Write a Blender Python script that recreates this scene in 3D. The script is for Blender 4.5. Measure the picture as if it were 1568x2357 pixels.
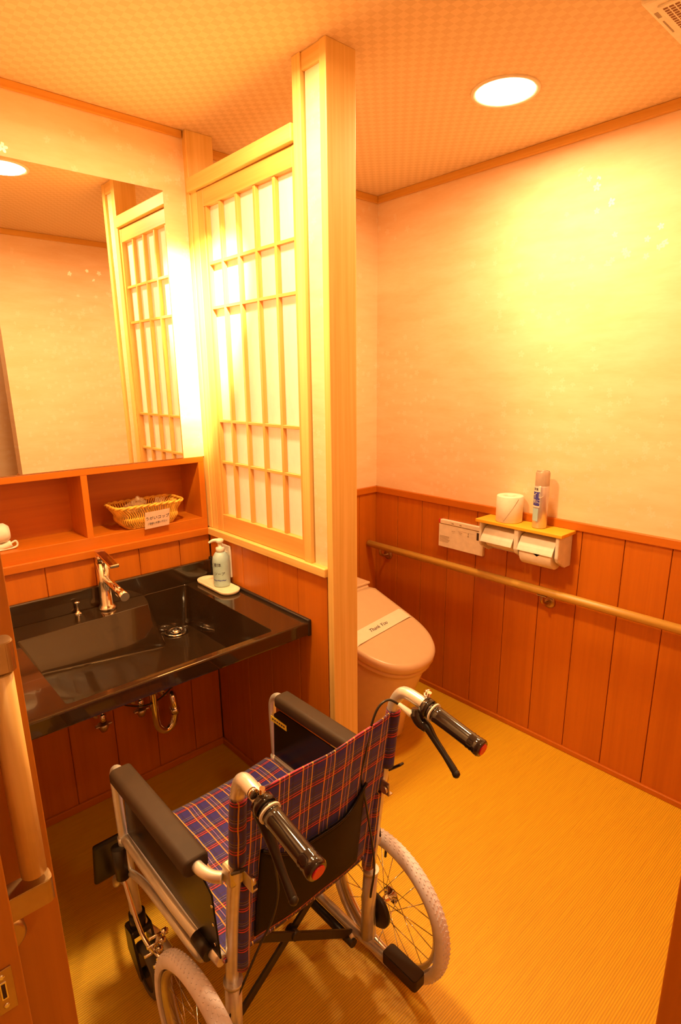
import bpy, bmesh, math, random
from mathutils import Vector, Matrix
PI = math.pi
random.seed(7)
for o in list(bpy.data.objects): bpy.data.objects.remove(o)
SC = bpy.context.scene
COL = SC.collection

# ------------------------------------------------------------------ camera
CAM = (-1.1049, -2.1313, 1.576); YAW, PIT, ROL = 0.732, -0.2539, -0.0099
FPX, PPX, PPY = 1323.84, 788.76, 1212.36
def cam_axes():
    cp, sp = math.cos(PIT), math.sin(PIT)
    f = Vector((math.sin(YAW)*cp, math.cos(YAW)*cp, sp)); r = Vector((math.cos(YAW), -math.sin(YAW), 0)); u = r.cross(f)
    c, s = math.cos(ROL), math.sin(ROL)
    return r*c + u*s, u*c - r*s, f
r_, u_, f_ = cam_axes()
cd = bpy.data.cameras.new('camera'); cam = bpy.data.objects.new('camera', cd); COL.objects.link(cam)
cam.matrix_world = Matrix(((r_.x, u_.x, -f_.x, CAM[0]), (r_.y, u_.y, -f_.y, CAM[1]), (r_.z, u_.z, -f_.z, CAM[2]), (0, 0, 0, 1)))
cd.sensor_fit = 'VERTICAL'; cd.sensor_height = 24; cd.lens = FPX*24/2357
cd.shift_x = (784-PPX)/2357; cd.shift_y = (PPY-1178.5)/2357; cd.clip_start = 0.02
SC.camera = cam

# ------------------------------------------------------------------ light and exposure
SC.view_settings.view_transform = 'Standard'; SC.view_settings.look = 'None'
SC.view_settings.gamma = 1; SC.view_settings.use_curve_mapping = False
SC.view_settings.exposure = 0.0
w = bpy.data.worlds.new('world'); SC.world = w; w.use_nodes = True
w.node_tree.nodes['Background'].inputs[0].default_value = (1, .55, .2, 1)
w.node_tree.nodes['Background'].inputs[1].default_value = 0.02
WARM = (1.0, 0.655, 0.29)
L1 = (0.597, -0.985); L2 = (-0.384, -0.876); L3 = (-0.55, -2.42)
def spot(name, loc, tgt, power, size, blend, rad):
    l = bpy.data.lights.new(name, 'SPOT'); l.energy = power; l.color = WARM; l.spot_size = math.radians(size); l.spot_blend = blend
    l.shadow_soft_size = rad
    o = bpy.data.objects.new(name, l); COL.objects.link(o); o.location = loc
    o.rotation_euler = (Vector(tgt)-Vector(loc)).to_track_quat('-Z', 'Y').to_euler()
    return o
P1, P2, P3, P_ADDED = 16.0, 27, 2.5, 950
def disk(loc, power):
    l = bpy.data.lights.new('lamp_or_added_light', 'AREA'); l.shape = 'DISK'; l.size = .155; l.energy = power; l.color = WARM; l.spread = math.radians(172)
    o = bpy.data.objects.new('lamp_or_added_light', l); COL.objects.link(o); o.location = loc
for (x, y), p in ((L1, P1), (L2, P2), (L3, P3)): disk((x, y, 2.392), p)  # the last is an added, unseen lamp outside the doorway
spot('lamp_or_added_light', (L2[0]+.03, L2[1]+.04, 2.388), (-.035, -.09, 1.72), P_ADDED, 34, 1.0, .006)  # added spot making the bright pool on the corner strip beside the mirror

# ------------------------------------------------------------------ node helpers
def newmat(name):
    m = bpy.data.materials.new(name); m.use_nodes = True
    nt = m.node_tree; return m, nt, nt.nodes['Principled BSDF']
def nd(nt, t, **k):
    n = nt.nodes.new(t)
    for a, v in k.items(): setattr(n, a, v)
    return n
def mth(nt, op, a, b=None, c=None):
    n = nd(nt, 'ShaderNodeMath', operation=op)
    for i, v in enumerate((a, b, c)):
        if v is None: continue
        if isinstance(v, (int, float)): n.inputs[i].default_value = v
        else: nt.links.new(v, n.inputs[i])
    return n.outputs[0]
def ramp(nt, fac, stops, interp='LINEAR'):
    n = nd(nt, 'ShaderNodeValToRGB'); n.color_ramp.interpolation = interp
    e = n.color_ramp.elements
    while len(e) > 1: e.remove(e[-1])
    e[0].position = stops[0][0]; e[0].color = (*stops[0][1], 1)
    for p, c in stops[1:]:
        q = e.new(p); q.color = (*c, 1)
    nt.links.new(fac, n.inputs[0]); return n.outputs[0]
def mixc(nt, fac, a, b, mode='MIX'):
    n = nd(nt, 'ShaderNodeMix', data_type='RGBA', blend_type=mode)
    for s, v in ((n.inputs[0], fac), (n.inputs[6], a), (n.inputs[7], b)):
        if isinstance(v, (int, float)): s.default_value = v
        elif isinstance(v, tuple): s.default_value = (*v, 1)
        else: nt.links.new(v, s)
    return n.outputs[2]
def coords(nt, kind='Object', scale=(1, 1, 1), rot=(0, 0, 0)):
    if kind == 'World':
        g = nd(nt, 'ShaderNodeNewGeometry'); o = g.outputs['Position']
    else: o = nd(nt, 'ShaderNodeTexCoord').outputs['Object']
    mp = nd(nt, 'ShaderNodeMapping'); mp.inputs['Scale'].default_value = scale; mp.inputs['Rotation'].default_value = rot
    nt.links.new(o, mp.inputs[0]); return mp.outputs[0]
def noise(nt, vec, scale, detail=3, rough=.5):
    n = nd(nt, 'ShaderNodeTexNoise'); n.inputs['Scale'].default_value = scale; n.inputs['Detail'].default_value = detail
    n.inputs['Roughness'].default_value = rough; nt.links.new(vec, n.inputs['Vector']); return n.outputs[0]
def bump(nt, b, h, strength=.3, dist=.002):
    n = nd(nt, 'ShaderNodeBump'); n.inputs['Strength'].default_value = strength; n.inputs['Distance'].default_value = dist
    nt.links.new(h, n.inputs['Height']); nt.links.new(n.outputs[0], b.inputs['Normal'])

def plain(name, col, rough=.5, metal=0, coat=0, spec=.5, var=.06, trans=0, alpha=1):
    m, nt, b = newmat(name)
    v = coords(nt); n = noise(nt, v, 35, 2)
    c = ramp(nt, n, [(.3, tuple(x*(1-var) for x in col)), (.7, tuple(min(1, x*(1+var)) for x in col))])
    nt.links.new(c, b.inputs['Base Color'])
    b.inputs['Roughness'].default_value = rough; b.inputs['Metallic'].default_value = metal
    b.inputs['Coat Weight'].default_value = coat; b.inputs['Specular IOR Level'].default_value = spec
    b.inputs['Transmission Weight'].default_value = trans; b.inputs['Alpha'].default_value = alpha
    return m
def wood(name, c1, c2, axis='Z', rough=.45, fine=70, kind='World', bmp=.08):
    m, nt, b = newmat(name)
    s = [fine, fine, fine]; s['XYZ'.index(axis)] = 1.6
    n = noise(nt, coords(nt, kind, tuple(s)), 1.0, 4, .6)
    s2 = [9, 9, 9]; s2['XYZ'.index(axis)] = .5
    n2 = noise(nt, coords(nt, kind, tuple(s2)), 1.0, 2)
    f = mth(nt, 'ADD', mth(nt, 'MULTIPLY', n, .65), mth(nt, 'MULTIPLY', n2, .35))
    nt.links.new(ramp(nt, f, [(.36, c1), (.62, c2)]), b.inputs['Base Color'])
    b.inputs['Roughness'].default_value = rough; bump(nt, b, n, bmp, .001)
    return m

M = {}
PALE1, PALE2 = (.70, .43, .11), (.84, .57, .20)
for ax in 'XYZ': M['pale'+ax] = wood('pale wood '+ax, PALE1, PALE2, ax)
for ax in 'XYZ': M['lattice'+ax] = wood('lattice wood '+ax, (.66, .32, .07), (.78, .42, .12), ax)
for ax in 'XYZ': M['honey'+ax] = wood('honey wood '+ax, (.62, .30, .04), (.74, .40, .07), ax)
for ax in 'XYZ': M['pan'+ax] = wood('orange wood '+ax, (.49, .126, .004), (.57, .156, .006), ax, .38, 45)
M['door'] = wood('door wood', (.46, .155, .008), (.54, .19, .012), 'Z', .42, 60)
M['rail'] = wood('ash rail', (.42, .22, .03), (.58, .34, .06), 'Y', .35, 90)
M['bar'] = wood('handle bar wood', (.66, .40, .12), (.80, .52, .18), 'Z', .4, 90)
M['shelftop'] = wood('holder board', (.74, .38, .02), (.84, .46, .03), 'Y', .4, 60)
M['chrome'] = plain('chrome', (.85, .82, .78), .08, 1)
M['steel'] = plain('brushed steel', (.62, .58, .52), .32, 1)
M['gold'] = plain('bronze metal', (.50, .36, .18), .35, 1)
M['alu'] = plain('pale alloy tube', (.74, .70, .66), .30, .55)
M['black'] = plain('black plastic', (.018, .014, .012), .35)
M['blackgloss'] = plain('glossy black rubber', (.02, .014, .012), .12, 0, .6)
M['blacksoft'] = plain('black pad', (.050, .030, .018), .6, 0, 0, .25)
M['guard'] = plain('black guard panel', (.008, .006, .005), .22, 0, 0, .3)
M['counter'] = plain('dark sink resin', (.030, .015, .006), .11, 0, .6)
M['red'] = plain('red plastic', (.65, .02, .03), .3)
M['white'] = plain('white plastic', (.80, .74, .64), .4)
M['ceramic'] = plain('ivory ceramic', (.76, .55, .34), .15, 0, .3, var=.02)
M['lid'] = plain('ivory lid plastic', (.76, .53, .32), .3, var=.02)
M['tray'] = plain('cream plastic', (.86, .74, .52), .45)
M['bottle'] = plain('pale blue plastic', (.42, .60, .62), .35)
M['paper'] = plain('white paper', (.86, .76, .62), .8)
M['bandpaper'] = plain('crisp white paper', (.95, .84, .66), .7, var=.02)
M['ink'] = plain('dark print', (.05, .03, .06), .6)
M['blueink'] = plain('blue print', (.05, .05, .35), .5)
M['grayink'] = plain('grey print', (.35, .25, .16), .6)
M['yellow'] = plain('yellow sticker', (.85, .65, .05), .5)
M['tyre'] = plain('grey rubber', (.80, .74, .82), .75)
M['ctyre'] = plain('dark grey rubber', (.10, .09, .08), .6)
M['can'] = plain('aerosol can', (.66, .60, .62), .28, .6)
M['capplastic'] = plain('frosted cap', (.60, .42, .28), .3, trans=.3)
M['cupbrown'] = plain('brown paper cup', (.55, .28, .10), .6)
M['wicker'] = plain('wicker', (.80, .42, .05), .5, var=.25)
M['card'] = plain('pink card', (.85, .62, .50), .7)
M['film'] = plain('clear film', (.6, .40, .22), .15, alpha=.25)
M['groove'] = plain('dark groove', (.05, .02, .01), .8)
M['vent'] = plain('ivory vent plastic', (.80, .70, .55), .5)
M['ventdark'] = plain('vent slot shade', (.25, .10, .03), .8)
M['pocket'] = plain('black pocket cloth', (.012, .007, .004), .6, 0, 0, .2)
def glow(name, col, s):
    m, nt, b = newmat(name)
    b.inputs['Emission Color'].default_value = (*col, 1); b.inputs['Emission Strength'].default_value = s
    n = noise(nt, coords(nt), 5); nt.links.new(ramp(nt, n, [(0, (.9, .85, .8)), (1, (1, 1, 1))]), b.inputs['Base Color']); return m
M['glow'] = glow('lamp diffuser glow', (1, .66, .36), 42)
# mirror
m, nt, b = newmat('mirror glass'); b.inputs['Metallic'].default_value = 1; b.inputs['Roughness'].default_value = 0.0
b.inputs['Base Color'].default_value = (.86, .84, .80, 1); M['mirror'] = m
# shoji paper
m, nt, b = newmat('shoji paper')
n = noise(nt, coords(nt, 'World', (60, 60, 20)), 1, 4, .7)
nt.links.new(ramp(nt, n, [(.3, (.88, .84, .78)), (.7, (.95, .93, .90))]), b.inputs['Base Color'])
b.inputs['Roughness'].default_value = .8
tr = nd(nt, 'ShaderNodeBsdfTranslucent'); tr.inputs[0].default_value = (.95, .92, .88, 1)
mx = nd(nt, 'ShaderNodeMixShader'); mx.inputs[0].default_value = .38; nt.links.new(b.outputs[0], mx.inputs[1]); nt.links.new(tr.outputs[0], mx.inputs[2])
nt.links.new(mx.outputs[0], nt.nodes['Material Output'].inputs[0]); M['shoji'] = m
# wallpaper with pearly cherry blossoms
def wallpaper(name, base1, base2, ax):
    m, nt, b = newmat(name)
    n1 = noise(nt, coords(nt, 'World', (5, 5, 22)), 1, 5, .65)
    col = ramp(nt, n1, [(.35, base1), (.65, base2)])
    g = nd(nt, 'ShaderNodeNewGeometry').outputs['Position']; sx = nd(nt, 'ShaderNodeSeparateXYZ'); nt.links.new(g, sx.inputs[0])
    a, z = sx.outputs[ax], sx.outputs[2]
    masks = []
    for sc, thr, rad in ((16, .80, .24), (27, .88, .3)):
        cb = nd(nt, 'ShaderNodeCombineXYZ'); nt.links.new(mth(nt, 'MULTIPLY', a, sc), cb.inputs[0]); nt.links.new(mth(nt, 'MULTIPLY', z, sc), cb.inputs[1])
        v = nd(nt, 'ShaderNodeTexVoronoi'); v.voronoi_dimensions = '2D'; v.inputs['Scale'].default_value = 1; nt.links.new(cb.outputs[0], v.inputs['Vector'])
        sub = nd(nt, 'ShaderNodeVectorMath', operation='SUBTRACT'); nt.links.new(cb.outputs[0], sub.inputs[0]); nt.links.new(v.outputs['Position'], sub.inputs[1])
        s2 = nd(nt, 'ShaderNodeSeparateXYZ'); nt.links.new(sub.outputs[0], s2.inputs[0])
        rc = nd(nt, 'ShaderNodeSeparateColor'); nt.links.new(v.outputs['Color'], rc.inputs[0])
        ang = mth(nt, 'ADD', mth(nt, 'ARCTAN2', s2.outputs[1], s2.outputs[0]), mth(nt, 'MULTIPLY', rc.outputs[1], 6))
        pet = mth(nt, 'ABSOLUTE', mth(nt, 'COSINE', mth(nt, 'MULTIPLY', ang, 2.5)))
        rr = mth(nt, 'MULTIPLY', mth(nt, 'ADD', mth(nt, 'MULTIPLY', pet, .65), .35), rad)
        inside = mth(nt, 'LESS_THAN', v.outputs['Distance'], rr)
        core = mth(nt, 'GREATER_THAN', v.outputs['Distance'], rad*.12)
        cl = noise(nt, coords(nt, 'World', (1.6, 1.6, 1.6)), 1, 1)
        pick = mth(nt, 'GREATER_THAN', mth(nt, 'ADD', rc.outputs[0], mth(nt, 'MULTIPLY', mth(nt, 'SUBTRACT', cl, .5), 1.6)), thr)
        masks.append(mth(nt, 'MULTIPLY', mth(nt, 'MULTIPLY', inside, core), pick))
    mk_ = mth(nt, 'MAXIMUM', masks[0], masks[1])
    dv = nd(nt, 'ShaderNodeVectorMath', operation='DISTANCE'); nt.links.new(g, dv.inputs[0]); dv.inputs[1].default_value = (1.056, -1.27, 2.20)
    sheen_ = mth(nt, 'MAXIMUM', 0.0, mth(nt, 'SUBTRACT', 1.0, mth(nt, 'MULTIPLY', dv.outputs['Value'], 3.2)))  # lamp sheen painted into the blossom colour, fading out from one high spot
    tint = mixc(nt, mth(nt, 'MULTIPLY', mk_, mth(nt, 'ADD', .22, mth(nt, 'MULTIPLY', sheen_, .9))), col, (.98, .93, .84))
    nt.links.new(tint, b.inputs['Base Color'])
    nt.links.new(mth(nt, 'SUBTRACT', .62, mth(nt, 'MULTIPLY', mk_, .34)), b.inputs['Roughness'])
    nt.links.new(mth(nt, 'MULTIPLY', mk_, .08), b.inputs['Metallic'])
    bump(nt, b, n1, .12, .002)
    return m
WP1, WP2 = (.86, .60, .35), (.91, .68, .45)
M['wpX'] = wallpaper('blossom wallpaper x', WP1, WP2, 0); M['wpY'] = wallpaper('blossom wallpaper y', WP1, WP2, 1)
# ceiling check
m, nt, b = newmat('checked ceiling paper')
v = coords(nt, 'World', (46, 46, 46), (0, 0, .03)); sx = nd(nt, 'ShaderNodeSeparateXYZ'); nt.links.new(v, sx.inputs[0])
cb = nd(nt, 'ShaderNodeCombineXYZ'); nt.links.new(sx.outputs[0], cb.inputs[0]); nt.links.new(sx.outputs[1], cb.inputs[1]); cb.inputs[2].default_value = .5
ck = nd(nt, 'ShaderNodeTexChecker'); ck.inputs['Scale'].default_value = 1; nt.links.new(cb.outputs[0], ck.inputs[0])
ck.inputs[1].default_value = (.80, .58, .32, 1); ck.inputs[2].default_value = (.72, .50, .255, 1)
nz = noise(nt, coords(nt, 'World', (20, 20, 20)), 1, 3)
nt.links.new(mixc(nt, mth(nt, 'MULTIPLY', nz, .35), ck.outputs[0], (.76, .55, .34)), b.inputs['Base Color'])
b.inputs['Roughness'].default_value = .7; M['ceiling'] = m
# ribbed floor
m, nt, b = newmat('ribbed woven floor')
g = nd(nt, 'ShaderNodeNewGeometry').outputs['Position']; sx = nd(nt, 'ShaderNodeSeparateXYZ'); nt.links.new(g, sx.inputs[0])
wob = noise(nt, coords(nt, 'World', (3, 3, 3)), 1, 2)
ph = mth(nt, 'ADD', mth(nt, 'MULTIPLY', sx.outputs[1], 2*PI/.0062), mth(nt, 'MULTIPLY', wob, 4))
rib = mth(nt, 'ADD', mth(nt, 'MULTIPLY', mth(nt, 'SINE', ph), .5), .5)
st = noise(nt, coords(nt, 'World', (7, 160, 1)), 1, 4, .7)
sp_ = noise(nt, coords(nt, 'World', (26, 150, 1)), 1, 2, .5)
c = ramp(nt, st, [(.3, (.70, .38, .006)), (.7, (.84, .50, .010))])
c = mixc(nt, mth(nt, 'MULTIPLY', mth(nt, 'SUBTRACT', 1.0, rib), .40), c, (.30, .12, .012))
c = mixc(nt, mth(nt, 'MULTIPLY', mth(nt, 'GREATER_THAN', sp_, .74), .35), c, (.28, .10, .01))
nt.links.new(c, b.inputs['Base Color']); b.inputs['Roughness'].default_value = .5; bump(nt, b, rib, .35, .0015); M['floor'] = m
# plaid
def plaid(name, bi):
    m, nt, b = newmat(name)
    tc = nd(nt, 'ShaderNodeTexCoord').outputs['Object']; sx = nd(nt, 'ShaderNodeSeparateXYZ'); nt.links.new(tc, sx.inputs[0])
    wn = noise(nt, tc, 14, 1)
    a = mth(nt, 'ADD', sx.outputs[0], mth(nt, 'MULTIPLY', wn, .006))
    A = mth(nt, 'FRACT', mth(nt, 'ADD', mth(nt, 'DIVIDE', a, .056), 20.2))
    B = mth(nt, 'FRACT', mth(nt, 'ADD', mth(nt, 'DIVIDE', sx.outputs[bi], .056), 20))
    k = (0, 0, 0)
    base = (.036, .020, .20)
    hor = ramp(nt, B, [(0, base), (.08, (.05, .015, .05)), (.13, (.60, .03, .06)), (.18, (.05, .015, .05)), (.25, (.50, .03, .08)), (.29, (.06, .02, .06)),
                       (.38, base), (.46, (.30, .22, .22)), (.48, base), (.52, (.03, .01, .05)), (.56, (.28, .20, .20)), (.58, base), (.72, (.06, .02, .09)), (.76, base)], 'CONSTANT')
    ver = ramp(nt, A, [(0, k), (.06, (.75, .30, .02)), (.115, k), (.15, (.14, .07, .02)), (.20, k), (.27, (.62, .30, .36)), (.30, k), (.36, (.14, .07, .02)), (.41, k), (.46, (.78, .42, .03)), (.505, k), (.60, (.02, .01, .03)), (.7, k)], 'CONSTANT')
    vm = ramp(nt, A, [(0, k), (.06, (1, 1, 1)), (.115, k), (.15, (.5,)*3), (.20, k), (.27, (.8,)*3), (.30, k), (.36, (.5,)*3), (.41, k), (.46, (1, 1, 1)), (.505, k), (.60, (.4,)*3), (.7, k)], 'CONSTANT')
    c = mixc(nt, mth(nt, 'MULTIPLY', vm, .85), hor, ver)
    nt.links.new(c, b.inputs['Base Color']); b.inputs['Roughness'].default_value = .75; b.inputs['Sheen Weight'].default_value = .15
    w2 = noise(nt, tc, 900, 1); bump(nt, b, w2, .1, .0005)
    return m
M['plaidZ'] = plaid('plaid cloth upright', 2); M['plaidY'] = plaid('plaid cloth flat', 1)

# ------------------------------------------------------------------ mesh helpers
def BM(): return bmesh.new()
def merge(dst, src):
    me = bpy.data.meshes.new('t'); src.to_mesh(me); dst.from_mesh(me); bpy.data.meshes.remove(me); src.free()
def bx(bm, a, b_, bev=0, seg=2, mtx=None):
    t = bmesh.new(); bmesh.ops.create_cube(t, size=1)
    c = [(a[i]+b_[i])/2 for i in range(3)]; s = [abs(b_[i]-a[i]) for i in range(3)]
    for v in t.verts: v.co = Vector((v.co.x*s[0]+c[0], v.co.y*s[1]+c[1], v.co.z*s[2]+c[2]))
    if bev: bmesh.ops.bevel(t, geom=t.edges[:], offset=min(bev, min(s)*.45), segments=seg, affect='EDGES', profile=.5)
    if mtx: t.transform(mtx)
    merge(bm, t); return bm
def frame(d):
    d = d.normalized(); h = Vector((0, 0, 1)) if abs(d.z) < .9 else Vector((1, 0, 0))
    x = d.cross(h).normalized(); return x, d.cross(x).normalized()
def tube(bm, pts, r, n=14, closed=False, smooth=True, cap=True, sub=6, flat=None):
    P = [Vector(p) for p in pts]
    R = list(r) if isinstance(r, (list, tuple)) else [r]*len(P)
    if smooth and len(P) > 2:
        Q, RR = [], []
        m_ = len(P)
        rng = range(m_) if closed else range(m_-1)
        for i in rng:
            p1, p2 = P[i], P[(i+1) % m_]
            p0 = P[(i-1) % m_] if (closed or i > 0) else p1*2-p2
            p3 = P[(i+2) % m_] if (closed or i+2 < m_) else p2*2-p1
            for k in range(sub):
                t = k/sub; t2, t3 = t*t, t*t*t
                Q.append(.5*((2*p1)+(-p0+p2)*t+(2*p0-5*p1+4*p2-p3)*t2+(-p0+3*p1-3*p2+p3)*t3)); RR.append(R[i]*(1-t)+R[(i+1) % m_]*t)
        if not closed: Q.append(P[-1]); RR.append(R[-1])
        P, R = Q, RR
    rings = []; N = len(P); x = None
    for i, p in enumerate(P):
        if closed: d = P[(i+1) % N]-P[i-1]
        else: d = (P[min(i+1, N-1)]-P[max(i-1, 0)])
        d = d.normalized()
        if x is None: x, y = frame(d)
        else:
            x = (x-d*x.dot(d)).normalized(); y = d.cross(x).normalized()
        fx, fy = flat if flat else (1, 1)
        rings.append([bm.verts.new(p+(x*math.cos(2*PI*k/n)*fx+y*math.sin(2*PI*k/n)*fy)*R[i]) for k in range(n)])
    for i in range(N if closed else N-1):
        a, b_ = rings[i], rings[(i+1) % N]
        for k in range(n):
            f = bm.faces.new((a[k], a[(k+1) % n], b_[(k+1) % n], b_[k])); f.smooth = True
    if not closed and cap:
        bm.faces.new(rings[0][::-1]); bm.faces.new(rings[-1])
    return bm
def lathe(bm, prof, c=(0, 0, 0), n=32, mtx=None, cap=True):
    t = bmesh.new(); rings = []
    for r, z in prof: rings.append([t.verts.new((c[0]+max(r, 1e-5)*math.cos(2*PI*k/n), c[1]+max(r, 1e-5)*math.sin(2*PI*k/n), c[2]+z)) for k in range(n)])
    for a, b_ in zip(rings, rings[1:]):
        for k in range(n):
            f = t.faces.new((a[k], a[(k+1) % n], b_[(k+1) % n], b_[k])); f.smooth = True
    if cap: t.faces.new(rings[0][::-1]); t.faces.new(rings[-1])
    if mtx: t.transform(mtx)
    merge(bm, t); return bm
def loft(bm, loops, cap=(True, True), smooth=False):
    rings = [[bm.verts.new(p) for p in lp] for lp in loops]; n = len(rings[0])
    for a, b_ in zip(rings, rings[1:]):
        for k in range(n):
            f = bm.faces.new((a[k], a[(k+1) % n], b_[(k+1) % n], b_[k])); f.smooth = smooth
    if cap[0]: bm.faces.new(rings[0][::-1])
    if cap[1]: bm.faces.new(rings[-1])
    return bm
def prism(bm, poly, axis, a, b_, bev=0):
    t = bmesh.new()
    def P3(p, v):
        return {'X': (v, p[0], p[1]), 'Y': (p[0], v, p[1]), 'Z': (p[0], p[1], v)}[axis]
    loft(t, [[P3(p, a) for p in poly], [P3(p, b_) for p in poly]])
    bmesh.ops.recalc_face_normals(t, faces=t.faces[:])
    if bev: bmesh.ops.bevel(t, geom=t.edges[:], offset=bev, segments=2, affect='EDGES')
    merge(bm, t); return bm
def obj(name, bm, m, parent=None, loc=None, autosm=False, recalc=True, label=None):
    if recalc: bmesh.ops.recalc_face_normals(bm, faces=bm.faces[:])
    if loc is not None:
        for v in bm.verts: v.co -= Vector(loc)
    me = bpy.data.meshes.new(name); bm.to_mesh(me); bm.free()
    me.materials.append(M[m] if isinstance(m, str) else m)
    o = bpy.data.objects.new(name, me); COL.objects.link(o)
    if parent is not None: o.parent = parent
    elif loc is not None: o.location = loc
    if label: o['label'] = label
    return o
def part(name, bm, m, root, label=None):       # geometry given in world space, root an unrotated empty
    p = root; off = Vector((0, 0, 0))
    while p is not None: off += p.location; p = p.parent
    return obj(name, bm, m, root, off, label=label)
def tag(o, label, cat, group=None):
    o['label'] = label; o['category'] = cat
    if group: o['group'] = group
    return o
def thing(name, loc, label, cat, group=None, rz=0):
    o = bpy.data.objects.new(name, None); o.empty_display_size = .05; COL.objects.link(o); o.location = loc; o.rotation_euler = (0, 0, rz)
    return tag(o, label, cat, group)
def struct(name, bm, m, parent=None):
    o = obj(name, bm, m, parent); 
    if parent is None: o['kind'] = 'structure'
    return o
def smoothall(bm):
    for f in bm.faces: f.smooth = True
    return bm
def copyobj(o, parent, rot=None, loc=None):
    c = o.copy(); COL.objects.link(c); c.parent = parent
    if rot is not None: c.rotation_euler = rot
    if loc is not None: c.location = loc
    return c
def text_bm(s, size, depth=.0004, font_shear=0, cx=True):
    cu = bpy.data.curves.new('t', 'FONT'); cu.body = s; cu.size = size; cu.extrude = depth/2; cu.shear = font_shear; cu.resolution_u = 3
    if cx: cu.align_x = 'CENTER'; cu.align_y = 'CENTER'
    o = bpy.data.objects.new('t', cu); COL.objects.link(o)
    bpy.context.view_layer.update()
    me = o.evaluated_get(bpy.context.evaluated_depsgraph_get()).to_mesh()
    bm = bmesh.new(); bm.from_mesh(me)
    bpy.data.objects.remove(o); bpy.data.curves.remove(cu)
    return bm
def place_text(s, size, origin, right, up, shear=0, bold=0):
    bm = text_bm(s, size, .0004, shear)
    r = Vector(right).normalized(); u = Vector(up); u = (u-r*u.dot(r)).normalized(); n = r.cross(u)
    bm.transform(Matrix(((r.x, u.x, n.x, origin[0]), (r.y, u.y, n.y, origin[1]), (r.z, u.z, n.z, origin[2]), (0, 0, 0, 1))))
    return bm
def rrect(x0, y0, x1, y1, r, n=6):
    out = []
    for cx, cy, a0 in ((x1-r, y0+r, -90), (x1-r, y1-r, 0), (x0+r, y1-r, 90), (x0+r, y0+r, 180)):
        for k in range(n+1):
            a = math.radians(a0+90*k/n); out.append((cx+r*math.cos(a), cy+r*math.sin(a)))
    return out

# ------------------------------------------------------------------ room shell
H = 2.4; W = 1.056; YM = -.092; PW = .104; YE = -.855
XL = -.99; YF = -1.95; T = .1
D = 1.017
struct('floor', bx(BM(), (-2.4, -2.8, -.08), (W+T, .25, 0)), 'floor')
struct('ceiling', bx(BM(), (-2.4, -2.8, H), (W+T, .25, H+.08)), 'ceiling')
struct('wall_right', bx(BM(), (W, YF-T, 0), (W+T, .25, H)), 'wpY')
b = BM(); bx(b, (PW-.02, 0, 0), (W, .2, H)); bx(b, (XL-.1, YM, 1.283), (.02, .2, H)); bx(b, (XL-.1, YM+.17, .9), (.02, .2, 1.3))
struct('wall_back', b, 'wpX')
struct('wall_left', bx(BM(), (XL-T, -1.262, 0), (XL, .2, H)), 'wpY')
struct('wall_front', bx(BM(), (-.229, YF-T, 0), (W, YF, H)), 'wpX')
struct('wall_outer', bx(BM(), (-2.4, -2.8, 0), (W+T, -2.7, H)), 'wpX')
struct('wall_outer_left', bx(BM(), (-2.4, -2.7, 0), (-2.3, .2, H)), 'panZ')
struct('wall_outer_right', bx(BM(), (W, -2.7, 0), (W+T, YF-T, H)), 'panZ')

def planks(axis, u0, u1, z0, z1, off, face, joints, thick=.012, g=.0022):
    """boards between joints; axis the direction they run along, face = wall plane, off = sign pointing into the room"""
    b = BM(); e = [u0]+sorted(j for j in joints if u0 < j < u1)+[u1]
    for a, c in zip(e, e[1:]):
        lo = (a+g/2, z0); hi = (c-g/2, z1)
        if axis == 'Y': bx(b, (face, lo[0], z0), (face+off*thick, hi[0], z1), .0018, 1)
        else: bx(b, (lo[0], face, z0), (hi[0], face+off*thick, z1), .0018, 1)
    if axis == 'Y': bx(b, (face, u0, z0), (face+off*thick*.5, u1, z1))
    else: bx(b, (u0, face, z0), (u1, face+off*thick*.5, z1))
    return b
TH = .006
jr = [-.161-.1635*k for k in range(11)]
struct('trim_1', planks('Y', YF, 0, 0, D-.03, -1, W+.006, jr), 'panZ')
b = BM(); bx(b, (W-.016, YF, D-.034), (W, 0, D), .003); struct('trim_2', b, 'panY')
struct('baseboard_right', bx(BM(), (W-.016, YF, 0), (W, 0, .022), .003), 'panY')
struct('trim_3', planks('X', PW, W-TH, 0, D-.03, -1, .006, [W-.13, W-.13-.1635, W-.13-.327, W-.13-.49]), 'panZ')
struct('trim_4', bx(BM(), (PW, -.016, D-.034), (W-.002, 0, D), .003), 'panX')
struct('baseboard_back', bx(BM(), (PW, -.016, 0), (W-.016, 0, .022), .003), 'panX')
struct('trim_5', planks('X', XL, -.002, 0, .972, -1, YM+.012, [-.133-.163*k for k in range(7)]), 'panZ')
struct('baseboard_mirror_side', bx(BM(), (XL, YM-.011, 0), (-.004, YM, .03), .003), 'panX')
struct('baseboard_left', bx(BM(), (XL, -1.26, 0), (XL+.012, YM-.012, .03), .003), 'panY')
# ceiling mouldings
struct('trim_6', bx(BM(), (W-.016, YF, H-.03), (W, 0, H), .003), 'honeyY')
struct('trim_7', bx(BM(), (PW, -.016, H-.03), (W-.016, 0, H), .003), 'honeyX')
struct('trim_8', bx(BM(), (XL, YM-.010, H-.024), (-.004, YM, H), .003), 'honeyX')
struct('trim_9', bx(BM(), (-.229, YF, H-.03), (W-.016, YF+.014, H), .003), 'honeyX')
# front wall lower boards and the door opening's right lining
struct('trim_10', planks('X', -.229, W-.02, 0, D-.03, 1, YF-.006, [-.1+.1635*k for k in range(8)]), 'panZ')
struct('trim_11', bx(BM(), (-.229, YF, D-.034), (W-.02, YF+.014, D), .003), 'panX')
struct('trim_12', bx(BM(), (-.235, YF-T-.01, 0), (-.229, YF+.012, D), .002), 'panZ')

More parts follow.
